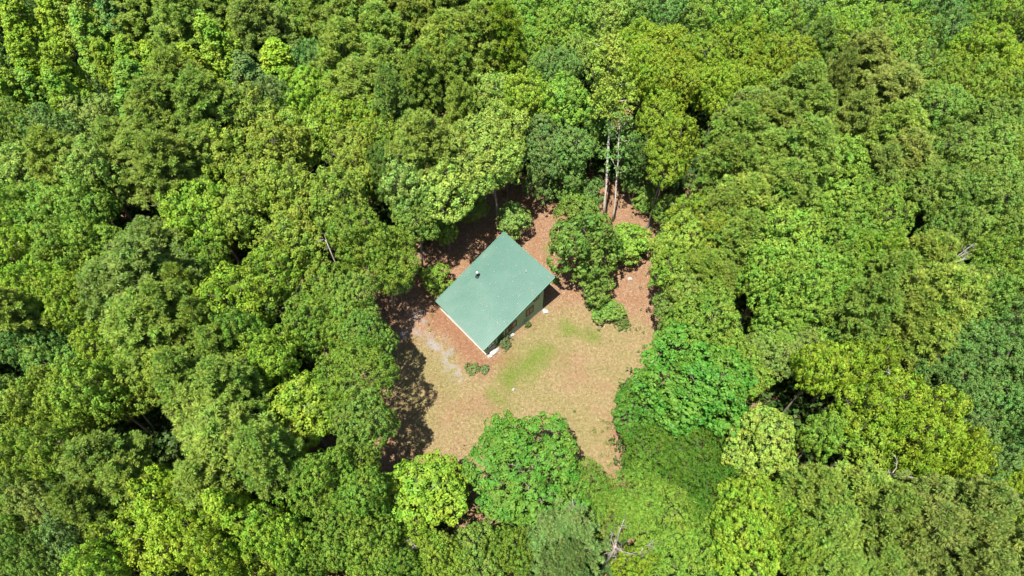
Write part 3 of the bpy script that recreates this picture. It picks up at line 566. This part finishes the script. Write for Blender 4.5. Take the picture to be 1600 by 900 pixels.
fd = MB(); fd.box((x0 - .05, y0 - .05, -.1), (x1 - x0 + .1, 0, 0), (0, y1 - y0 + .1, 0), (0, 0, .278)); fd.build('foundation', M_CONC, house)
def window(xa, za, ww, hh, name='window', dark=False):
    f = MB(); yy = y0 - .06
    for (a, b_, c_, d_) in ((xa - .07, za - .07, ww + .14, .07), (xa - .07, za + hh, ww + .14, .07), (xa - .07, za, .07, hh), (xa + ww, za, .07, hh), (xa + ww / 2 - .02, za, .04, hh)):
        f.box((a, yy, b_), (c_, 0, 0), (0, .055, 0), (0, 0, d_))
    fo = f.build(name, M_FRAME, house)
    g = MB(); g.box((xa + .002, y0 - .035, za + .002), (ww - .004, 0, 0), (0, .02, 0), (0, 0, hh - .004)); g.build('pane', M_GLASS, fo)
    return fo
window(x1 - 2.6, 1.35, 1.0, 1.25); window(x1 - 1.5, 3.35, .7, .6); window(x1 - 5.2, 1.2, 1.0, 1.1)
# shaded porch door with a rail post, low end of the side wall
d = MB(); d.box((x0 + 1.75, y0 - .04, .2), (.9, 0, 0), (0, .035, 0), (0, 0, 1.95)); dd = d.build('door', simple_mat('door_paint', (.03, .05, .035), (.05, .075, .05), 4, .6, .05), house)
d = MB(); d.tube([(x0 + 2.5, y0 - .09, 1.1), (x0 + 2.5, y0 - .05, 1.1)], [.035, .035], 10); d.build('handle', M_STEEL, dd)
window(x0 + .35, .95, 1.0, .85)
window(x0 + 3.0, 1.0, .8, 1.1)
# stovepipe and roof vent
def local_of(px, py):
    """house-local roof point under a photo pixel"""
    best = None
    z = 3.5
    for _ in range(30):
        p = at(px, py, z); q = Vector((p.x - CX, p.y - CY, 0)); x = q.x * math.cos(YAW) + q.y * math.sin(YAW); y = -q.x * math.sin(YAW) + q.y * math.cos(YAW); z = rz(x)
    return x, y, z
x, y, z = local_of(746, 432)
sp = MB(); sp.tube([(x, y, z - .02), (x, y, z + .1)], [.26, .15], 16); sp.tube([(x, y, z + .08), (x, y, z + .75)], [.11, .11], 16); so = sp.build('stovepipe', M_DARK, house, True)
sp = MB(); sp.tube([(x, y, z + .8), (x, y, z + .84), (x, y, z + .98)], [.2, .2, .03], 16)
for a in range(3): sp.tube([(x + .09 * math.cos(a * 2.1), y + .09 * math.sin(a * 2.1), z + .74), (x + .12 * math.cos(a * 2.1), y + .12 * math.sin(a * 2.1), z + .81)], [.012, .012], 5)
sp.build('cap', M_STEEL, so, True)
x, y, z = local_of(822, 424)
sp = MB(); sp.tube([(x, y, z - .01), (x, y, z + .04), (x, y, z + .25)], [.14, .07, .055], 12); sp.build('vent_pipe', M_WHITE, house, True)
# fallen leaves lying on the roof sheet
g = np.random.default_rng(88); n = 260
xx = -RL/2 + g.uniform(.1, 1, n)**.8 * (RL - .3) ; yy = g.uniform(-RW/2 + .1, RW/2 - .1, n)
cen = np.stack([xx, yy, ZL + (xx + RL/2) * tS + .045], 1); v = leaves(cen, np.tile([-math.sin(SL), 0, math.cos(SL)], (n, 1)) + g.normal(size=(n, 3)) * .2, .11, .07, g)
M_LITTER, nt, out = new_mat('dry_leaf'); ge = nt.nodes.new('ShaderNodeNewGeometry')
r1 = ramp(nt, ge.outputs['Random Per Island'], [(0, (0.062, 0.031, 0.016)), (.35, (0.161, 0.091, 0.051)), (.7, (0.260, 0.166, 0.100)), (1, (0.382, 0.292, 0.186))])
pr = nt.nodes.new('ShaderNodeBsdfPrincipled'); pr.inputs['Roughness'].default_value = .8; nt.links.new(r1.outputs[0], pr.inputs['Base Color']); nt.links.new(pr.outputs[0], out.inputs[0])
rl = link(bpy.data.objects.new('roof_leaf_litter', mesh_np('roof_leaf_litter', v, quads(n), M_LITTER)))
rl.location = (CX, CY, 0); rl.rotation_euler = (0, 0, YAW); tag(rl, 'dry leaves and twigs scattered over the green metal roof', 'leaf litter', kind='stuff')

# ---------------------------------------------------------------- ground cover (stuff)
def scatter(n, seed, lo=(-24, -34), hi=(24, 22)):
    g = np.random.default_rng(seed); return g, g.uniform(lo[0], hi[0], n), g.uniform(lo[1], hi[1], n)
def off_house(x, y, m=.0):
    lx = (x - CX) * math.cos(YAW) + (y - CY) * math.sin(YAW); ly = -(x - CX) * math.sin(YAW) + (y - CY) * math.cos(YAW)
    return ~((lx > x0 - .1 - m) & (lx < x1 + .1 + m) & (ly > y0 - .1 - m) & (ly < y1 + .1 + m))
g, x, y = scatter(150000, 301); lawn, gravel, grass, soil = masks(x, y); keep = (g.uniform(size=len(x)) > lawn * .82 + grass * .15 + soil * .8) & (gravel < .3) & off_house(x, y) & (inpoly(x, y, [(a * 1.4, b * 1.35) for a, b in OPEN]) | (g.uniform(size=len(x)) < .5)) & (g.uniform(size=len(x)) < .35 + 1.1 * fbm(x, y, 77, 1.8))
x, y = x[keep], y[keep]; n = len(x)
v = leaves(np.stack([x, y, g.uniform(.02, .075, n)], 1), g.normal(size=(n, 3)) * .45 + [0, 0, 1], .12, .07, g)
o = link(bpy.data.objects.new('leaf_litter', mesh_np('leaf_litter', v, quads(n), M_LITTER))); tag(o, 'carpet of brown fallen leaves and pine straw round the clearing', 'leaf litter', kind='stuff')
def blades_obj(name, n, seed, maskf, mat, L, label, W=.02, up=1.0):
    g, x, y = scatter(n, seed); lawn, gravel, grass, soil = masks(x, y); k = maskf(lawn, gravel, grass, g, x, y) & off_house(x, y); x, y = x[k], y[k]; n = len(x)
    ax = unit(g.normal(size=(n, 3)) * [1, 1, .3] + [0, 0, up]); nr = np.cross(ax, g.normal(size=(n, 3)))
    v = leaves(np.stack([x, y, np.full(n, .04 + L * .25)], 1), nr, L, W, g, axis=ax)
    o = link(bpy.data.objects.new(name, mesh_np(name, v, quads(n), mat))); tag(o, label, 'grass', kind='stuff'); return o
def grass_mat(name, a, b, c):
    M, nt, out = new_mat(name); ge = nt.nodes.new('ShaderNodeNewGeometry')
    r1 = ramp(nt, ge.outputs['Random Per Island'], [(0, a), (.5, b), (1, c)])
    pr = nt.nodes.new('ShaderNodeBsdfPrincipled'); pr.inputs['Roughness'].default_value = .7; nt.links.new(r1.outputs[0], pr.inputs['Base Color'])
    nt.links.new(pr.outputs[0], out.inputs[0]); return M
blades_obj('dry_grass', 230000, 311, lambda l, gr, gs, g, x, y: (g.uniform(size=len(l)) < l * .8 * (.35 + fbm(x, y, 91, 1.1))) & (gr < .2), grass_mat('dry_blade', (0.083, 0.059, 0.024), (0.178, 0.139, 0.060), (0.292, 0.238, 0.120)), .13, 'short dry straw-coloured grass of the lawn', .03, .35)
blades_obj('green_grass', 230000, 321, lambda l, gr, gs, g, x, y: (g.uniform(size=len(l)) < gs * .9) & (gr < .2), grass_mat('green_blade', (0.047, 0.091, 0.010), (0.087, 0.141, 0.017), (0.172, 0.208, 0.045)), .14, 'green patches of grass in the lawn below the cabin', .03, .5)
# gravel stones: small faceted lumps
def rocks(n_, seed, msk, size, name, label, mat):
    g, x, y = scatter(n_, seed); lawn, gravel, grass, soil = masks(x, y); k = msk(lawn, gravel, grass, g) & off_house(x, y); x, y = x[k], y[k]; n = len(x)
    base = np.array([[0, 0, 1], [1, 0, 0], [0, 1, 0], [-1, 0, 0], [0, -1, 0], [0, 0, -.6]], float)
    v = base[None] * g.uniform(.6, 1.3, (n, 6, 1)) * (size * g.uniform(.5, 1.6, (n, 1, 1))); a = g.uniform(0, 6.28, n); ca, sa = np.cos(a)[:, None], np.sin(a)[:, None]
    vx = v[..., 0] * ca - v[..., 1] * sa; vy = v[..., 0] * sa + v[..., 1] * ca; v = np.stack([vx + x[:, None], vy + y[:, None], v[..., 2] * .7 + .03], -1).reshape(-1, 3)
    f = np.array([[0, 1, 2], [0, 2, 3], [0, 3, 4], [0, 4, 1], [5, 2, 1], [5, 3, 2], [5, 4, 3], [5, 1, 4]]); f = (f[None] + (np.arange(n) * 6)[:, None, None]).reshape(-1, 3)
    o = link(bpy.data.objects.new(name, mesh_np(name, v, f, mat))); tag(o, label, 'gravel', kind='stuff'); return o
rocks(150000, 331, lambda l, gr, gs, g: g.uniform(size=len(l)) < gr * .45, .05, 'gravel', 'streak of pale grey gravel left of the cabin', simple_mat('gravel_stone', (0.140, 0.137, 0.135), (0.315, 0.310, 0.307), 3, .9, .2))

# weeds and seedlings creeping in from the wood's edge
g, x, y = scatter(9000, 345); lawn, gravel, grass, soil = masks(x, y)
ed = np.array([min(abs((b[1] - a[1]) * (px_ - a[0]) - (b[0] - a[0]) * (py_ - a[1])) / (math.hypot(b[0] - a[0], b[1] - a[1]) + 1e-6) if 0 <= ((px_ - a[0]) * (b[0] - a[0]) + (py_ - a[1]) * (b[1] - a[1])) / (math.hypot(b[0] - a[0], b[1] - a[1])**2 + 1e-6) <= 1 else 99 for a, b in zip(OPEN, OPEN[1:] + OPEN[:1])) for px_, py_ in zip(x, y)])
k = inpoly(x, y, OPEN) & off_house(x, y, .3) & (g.uniform(size=len(x)) < .75 * np.exp(-ed / 1.3) * (fbm(x, y, 95, 1.6) > .45) + .02 * (1 - lawn) * (fbm(x, y, 96, 1.0) > .55))
C = np.stack([x[k], y[k], g.uniform(.08, .35, k.sum())], 1)
v = clump_leaves(C, np.tile([0, 0, 1.0], (len(C), 1)), g, 12, .24, .17, .09)
o = link(bpy.data.objects.new('weeds', mesh_np('weeds', v, quads(len(v) // 4), M_LEAF))); o.color = (.10, .17, .03, 1); tag(o, 'low weeds and seedlings creeping over the litter at the wood\'s edge', 'weeds', kind='stuff')

# undergrowth filling the floor of the wood
base = []
for i in range(4):
    g = np.random.default_rng(400 + i); K = 22; c = g.normal(size=(K, 3)) * [.8, .8, .5]; c[:, 2] = np.abs(c[:, 2]) + .3
    base.append(clump_leaves(c, unit(g.normal(size=(K, 3)) + [0, 0, 1.5]), g, 9, .42, .34, .22))
g = np.random.default_rng(410); out_v = []
X_ = g.uniform(-78, 78, 6500); Y_ = g.uniform(-42, 72, 6500)
bad = inpoly(X_, Y_, OPEN) | (np.abs(X_) > 52 + (Y_ + 34) * .42)
X_, Y_ = X_[~bad], Y_[~bad]
near = np.array([min(np.hypot(X_[i] - a, Y_[i] - b) for a, b in OPEN) for i in range(len(X_))])
for i in range(len(X_)):
    if near[i] < 2.0: continue
    b = base[i % 4]; a = g.uniform(0, 6.28); s = g.uniform(.7, 1.7) * (1.0 if near[i] > 5 else .6); ca, sa = math.cos(a), math.sin(a)
    out_v.append(np.stack([(b[:, 0] * ca - b[:, 1] * sa) * s + X_[i], (b[:, 0] * sa + b[:, 1] * ca) * s + Y_[i], b[:, 2] * s * 1.2], 1))
v = np.vstack(out_v); ug = link(bpy.data.objects.new('undergrowth', mesh_np('undergrowth', v, quads(len(v) // 4), M_LEAF))); ug.color = (.05, .10, .02, 1)
tag(ug, 'tangled green undergrowth on the floor of the wood between the trunks', 'undergrowth', kind='stuff')

# the wood goes on outside the photograph: one mass of crowns
def to_px(p):
    d = Vector(p) - CAM; z = d.dot(_f)
    return (800 + FPX * d.dot(_r) / z, 450 - FPX * d.dot(_u) / z) if z > 5 else (9999, 9999)
g = np.random.default_rng(900); cv = []; spots = []
for ix in range(-19, 20):
    for iy in range(-10, 17):
        x = ix * 6.6 + g.uniform(-1.6, 1.6); y = iy * 6.6 + g.uniform(-1.6, 1.6) - 2
        u, v_ = to_px((x, y, 11)); m = max(-u, u - 1600, -v_, v_ - 900)
        if 75 < m < 620: spots.append((x, y))
for x, y in spots:
    kd = 'O' if g.uniform() < .6 else 'P'; me_ = PROTO[kd][int(g.integers(len(PROTO[kd])))][0]
    co = np.empty(len(me_.vertices) * 3, np.float32); me_.vertices.foreach_get('co', co); co = co.reshape(-1, 4, 3)
    co = co[g.uniform(size=len(co)) < .3]; c0 = co.mean(1, keepdims=True); co = (c0 + (co - c0) * 1.7).reshape(-1, 3)
    a = g.uniform(0, 6.28); s_ = g.uniform(.85, 1.1); ca, sa = math.cos(a) * s_, math.sin(a) * s_
    cv.append(np.stack([co[:, 0] * ca - co[:, 1] * sa + x, co[:, 0] * sa + co[:, 1] * ca + y, co[:, 2] * g.uniform(.85, 1.05)], 1))
v = np.vstack(cv); o = link(bpy.data.objects.new('woods', mesh_np('woods', v, quads(len(v) // 4), M_LEAF))); o.color = (*COLR['m'], 1)
tag(o, 'green wood carrying on beyond the photographed trees', 'woods', kind='stuff'); print('outer crowns', len(spots), len(v) // 4)

# ---------------------------------------------------------------- the tall pale trunks and their thin crown at the wood's inner edge
def pale_tree(base, top, r0, nlimb, crown_n, color, label, seed, zlow):
    g = np.random.default_rng(seed); o = empty('pale_trunk_tree', (base[0], base[1], 0)); tag(o, label, 'tree', 'pale straight-trunked trees')
    tx, ty, tz = top; m = MB(); zz = np.linspace(-.2, tz, 8)
    pts = [Vector((tx * (max(z, 0) / tz)**1.3 + g.normal() * .06, ty * (max(z, 0) / tz)**1.3, z)) for z in zz]; m.tube(pts, [r0 * (1.25 if i == 0 else 1 - .65 * i / 7) for i in range(8)], 10)
    C = []
    for i in range(nlimb):
        z = zlow + (tz - zlow) * (i + .3) / nlimb; f = (z / tz)**1.3; s = Vector((tx * f, ty * f, z)); a = i * 2.4 + g.normal() * .3; L = g.uniform(1.2, 2.5) * (1.15 - .5 * i / nlimb)
        e = s + Vector((math.cos(a) * L, math.sin(a) * L, L * .55)); m.tube([s, s.lerp(e, .5) + Vector((0, 0, .15)), e], [r0 * .3, r0 * .2, r0 * .06], 6)
        for q in range(crown_n): C.append(np.array(s.lerp(e, g.uniform(.45, 1.1))) + g.normal(size=3) * .45)
    C = np.array(C); v = clump_leaves(C, unit(g.normal(size=C.shape) + [0, 0, 1]), g, 16, .4, .26, .17)
    cr = link(bpy.data.objects.new('crown', mesh_np('crown', v, quads(len(v) // 4), M_LEAF)), o); cr.color = (*color, 1)
    m.build('trunk', M_PALE, o, True)
b = at(944, 342); t = at(952, 70, 19.0)
pale_tree((b.x, b.y), (t.x - b.x, t.y - b.y, 19.0), .21, 34, 20, COLR['l'], 'tall tree with a bare pale trunk and thin yellowish crown, left one of the two', 500, 12.5)
b = at(958, 346); t = at(968, 175, 13.5)
pale_tree((b.x, b.y), (t.x - b.x, t.y - b.y, 13.5), .13, 16, 8, COLR['e'], 'tree with a mottled pale trunk, right of the taller pale trunk', 501, 6.5)

# dead, bare-branched tops poking out of the canopy
def dead_tree(px, py, z, label, seed, spread=2.4, nb=7, r0=.11, up=.5):
    g = np.random.default_rng(seed); p = at(px, py, z - 1.5); o = empty('dead_tree', (p.x, p.y, 0)); tag(o, label, 'dead tree', 'dead tree tops')
    m = MB(); m.tube([(0, 0, -.2), (.1, 0, z * .5), (0, 0, z - 2.6)], [r0 * 2, r0 * 1.5, r0], 8); br = MB()
    for i in range(nb):
        a = g.uniform(0, 6.283); L = spread * g.uniform(.35, 1.2); s = Vector((0, 0, z - 2.75 + g.uniform(-.8, .1)))
        e = s + Vector((math.cos(a) * L, math.sin(a) * L, L * up * g.uniform(.8, 2.6))); md = s.lerp(e, .5) + Vector(g.normal(size=3)) * .15; br.tube([s, md, e], [r0 * .7, r0 * .5, r0 * .14], 6, False)
        for q in range(4):
            f = .4 + .15 * q; ss = md.lerp(e, (f - .3) * 1.2); ee = ss + ((e - s).normalized() * .6 + Vector(g.normal(size=3)) * .45) * L * .35
            br.tube([ss, ee], [r0 * .3, r0 * .07], 5, False)
            for w_ in range(2): br.tube([ss.lerp(ee, .6), ss.lerp(ee, .6) + Vector(g.normal(size=3)) * .35], [r0 * .12, r0 * .04], 4, False)
    m.build('trunk', M_DEAD, o, True); br.build('branch', M_DEAD, o, True)
for args in [(965, 848, 14.0, 'bare pale-branched dead top above the soft green canopy at the bottom centre', 600, 1.7, 8, .07),
 (1008, 852, 13.8, 'second bare grey dead top, right of the larger one near the bottom', 601, 1.3, 5, .07),
 (900, 812, 13.6, 'pale crooked dead stem left of the bare tops near the bottom', 602, 1.5, 5, .08),
 (1492, 400, 15.6, 'grey tangle of dead branches in the gap on the right', 603, 2.2, 9, .09),
 (1405, 735, 15.6, 'dead grey branch tips among lime green crowns at the lower right', 604, 1.7, 5, .08),
 (505, 365, 15.8, 'bare forked branches above the pale yellow-green crowns left of the cabin', 606, 1.0, 3, .05),
 (648, 850, 12.6, 'few pale dead twigs beside the lime tufted tree near the bottom', 608, 1.3, 5, .06),
 (135, 300, 15.0, 'grey bare branches between olive crowns at the left', 610, 1.3, 5, .06),
 (1410, 590, 15.0, 'grey dead branches in the dark gap beside the yellow-olive pines', 611, 1.8, 7, .09)]:
    dead_tree(*args)

# ---------------------------------------------------------------- small things round the cabin
def stone(px, py, sx, sy, sz, label, seed, rz_=0.0, cat='stone', name='stone', grp=None):
    g = np.random.default_rng(seed); p = at(px, py); import bmesh
    bm = bmesh.new(); bmesh.ops.create_icosphere(bm, subdivisions=3, radius=1)
    ph = g.uniform(0, 6, 6)
    for v in bm.verts:
        c = v.co; k = 1 + .16 * math.sin(c.x * 3 + ph[0]) * math.sin(c.y * 3.4 + ph[1]) + .1 * math.sin(c.z * 5 + ph[2] + c.x * 4) + g.normal() * .025
        v.co = Vector((max(-.8, min(.85, c.x * k)) * sx, max(-.85, min(.8, c.y * k)) * sy, max(-.4, c.z * k) * sz))
    me = bpy.data.meshes.new(name); bm.to_mesh(me); bm.free(); me.materials.append(M_STONE)
    o = link(bpy.data.objects.new(name, me)); o.location = (p.x, p.y, sz * .35); o.rotation_euler = (0, 0, rz_); tag(o, label, cat, grp); return o
G = 'pale stones round the cabin'
stone(773, 550, .75, .3, .26, 'long whitish boulder lying beyond the cabin\'s bottom corner', 1, .75, grp=G)
stone(765, 557, .35, .25, .2, 'small pale stone at the foot of the long boulder', 2, .3, grp=G)
stone(799, 524, .42, .3, .26, 'white stone against the side wall behind the round bush', 3, .6, grp=G)
stone(852, 487, .42, .34, .26, 'white stone below the tall end of the side wall', 4, .2, grp=G)
stone(802, 609, .22, .16, .15, 'pinkish white stone in the middle of the lawn', 5, .9, grp=G)
stone(895, 692, .3, .2, .14, 'small white stone near the lawn\'s lower right edge', 6, .1, grp=G)
stone(984, 436, .34, .24, .2, 'pale stone on the brown litter right of the bushy tree', 7, .1, grp=G)
for q, (px, py) in enumerate([(705, 499), (716, 510), (727, 521), (738, 532), (748, 542)]):
    stone(px, py, .42, .1, .1, ['flat white edging stone nearest the roof\'s left corner', 'second flat white edging stone along the low eave', 'third flat white edging stone, middle of the low eave', 'fourth flat white edging stone along the low eave', 'flat white edging stone nearest the cabin\'s bottom corner'][q], 20 + q, YAW + math.pi / 2, name='edging_stone', cat='stone', grp='white edging stones along the low eave')
def bush(px, py, r, h, color, label, seed, dens=1.0, name='bush', cat='bush', L=.16):
    g = np.random.default_rng(seed); p = at(px, py); K = int(60 * dens * max(r, .5)**1.5); d = unit(g.normal(size=(K, 3)) + [0, 0, .5]); d[:, 2] = np.abs(d[:, 2])
    c = d * [r, r, h] * g.uniform(.55, 1, (K, 1)) + [0, 0, .1]
    v = clump_leaves(c, d, g, 14, .2, L, L * .55); o = empty(name, (p.x, p.y, 0)); tag(o, label, cat)
    cr = link(bpy.data.objects.new('foliage', mesh_np('foliage', v, quads(len(v) // 4), M_LEAF)), o); cr.color = (*color, 1)
    m = MB()
    for q in range(7):
        a = q * .9; m.tube([(0, 0, -.05), (math.cos(a) * r * .3, math.sin(a) * r * .3, h * .4), (math.cos(a) * r * .6, math.sin(a) * r * .6, h * .8)], [.03, .02, .008], 5, False)
    m.build('stem', M_BARK, o, True)
bush(789, 537, .95, .9, (.10, .14, .05), 'round grey-green bush beside the boulder at the cabin\'s side wall', 700, 1.4)
bush(738, 577, .8, .5, (.13, .20, .06), 'pale green weed clump on the bare soil below the cabin', 701, 1.2, 'weed_clump', 'weeds')
bush(757, 578, .55, .4, (.11, .18, .06), 'smaller weed clump just right of the pale green clump', 702, 1.2, 'weed_clump', 'weeds')
bush(825, 509, .25, .5, (.07, .11, .03), 'tiny dark sapling between the side wall and the lawn', 703, 1.5, 'sapling', 'sapling')
bush(872, 382, .8, .7, (.12, .18, .05), 'sparse light green shrub on the litter behind the cabin', 704, .8)
bush(1000, 395, .9, 1.2, (.09, .17, .04), 'green shrub between the sapling and the dark gap', 705, 1.0)
bush(868, 440, .5, .5, (.10, .17, .04), 'little green shrub at the roof\'s right corner', 706, 1.0)
bush(928, 480, 1.1, 1.1, (.07, .14, .03), 'dark low bush left of the round bush on the lawn\'s rim', 707, 1.2)
bush(972, 508, 1.0, .8, (.09, .16, .03), 'light low bush right of the round bush on the lawn\'s rim', 708, 1.2)
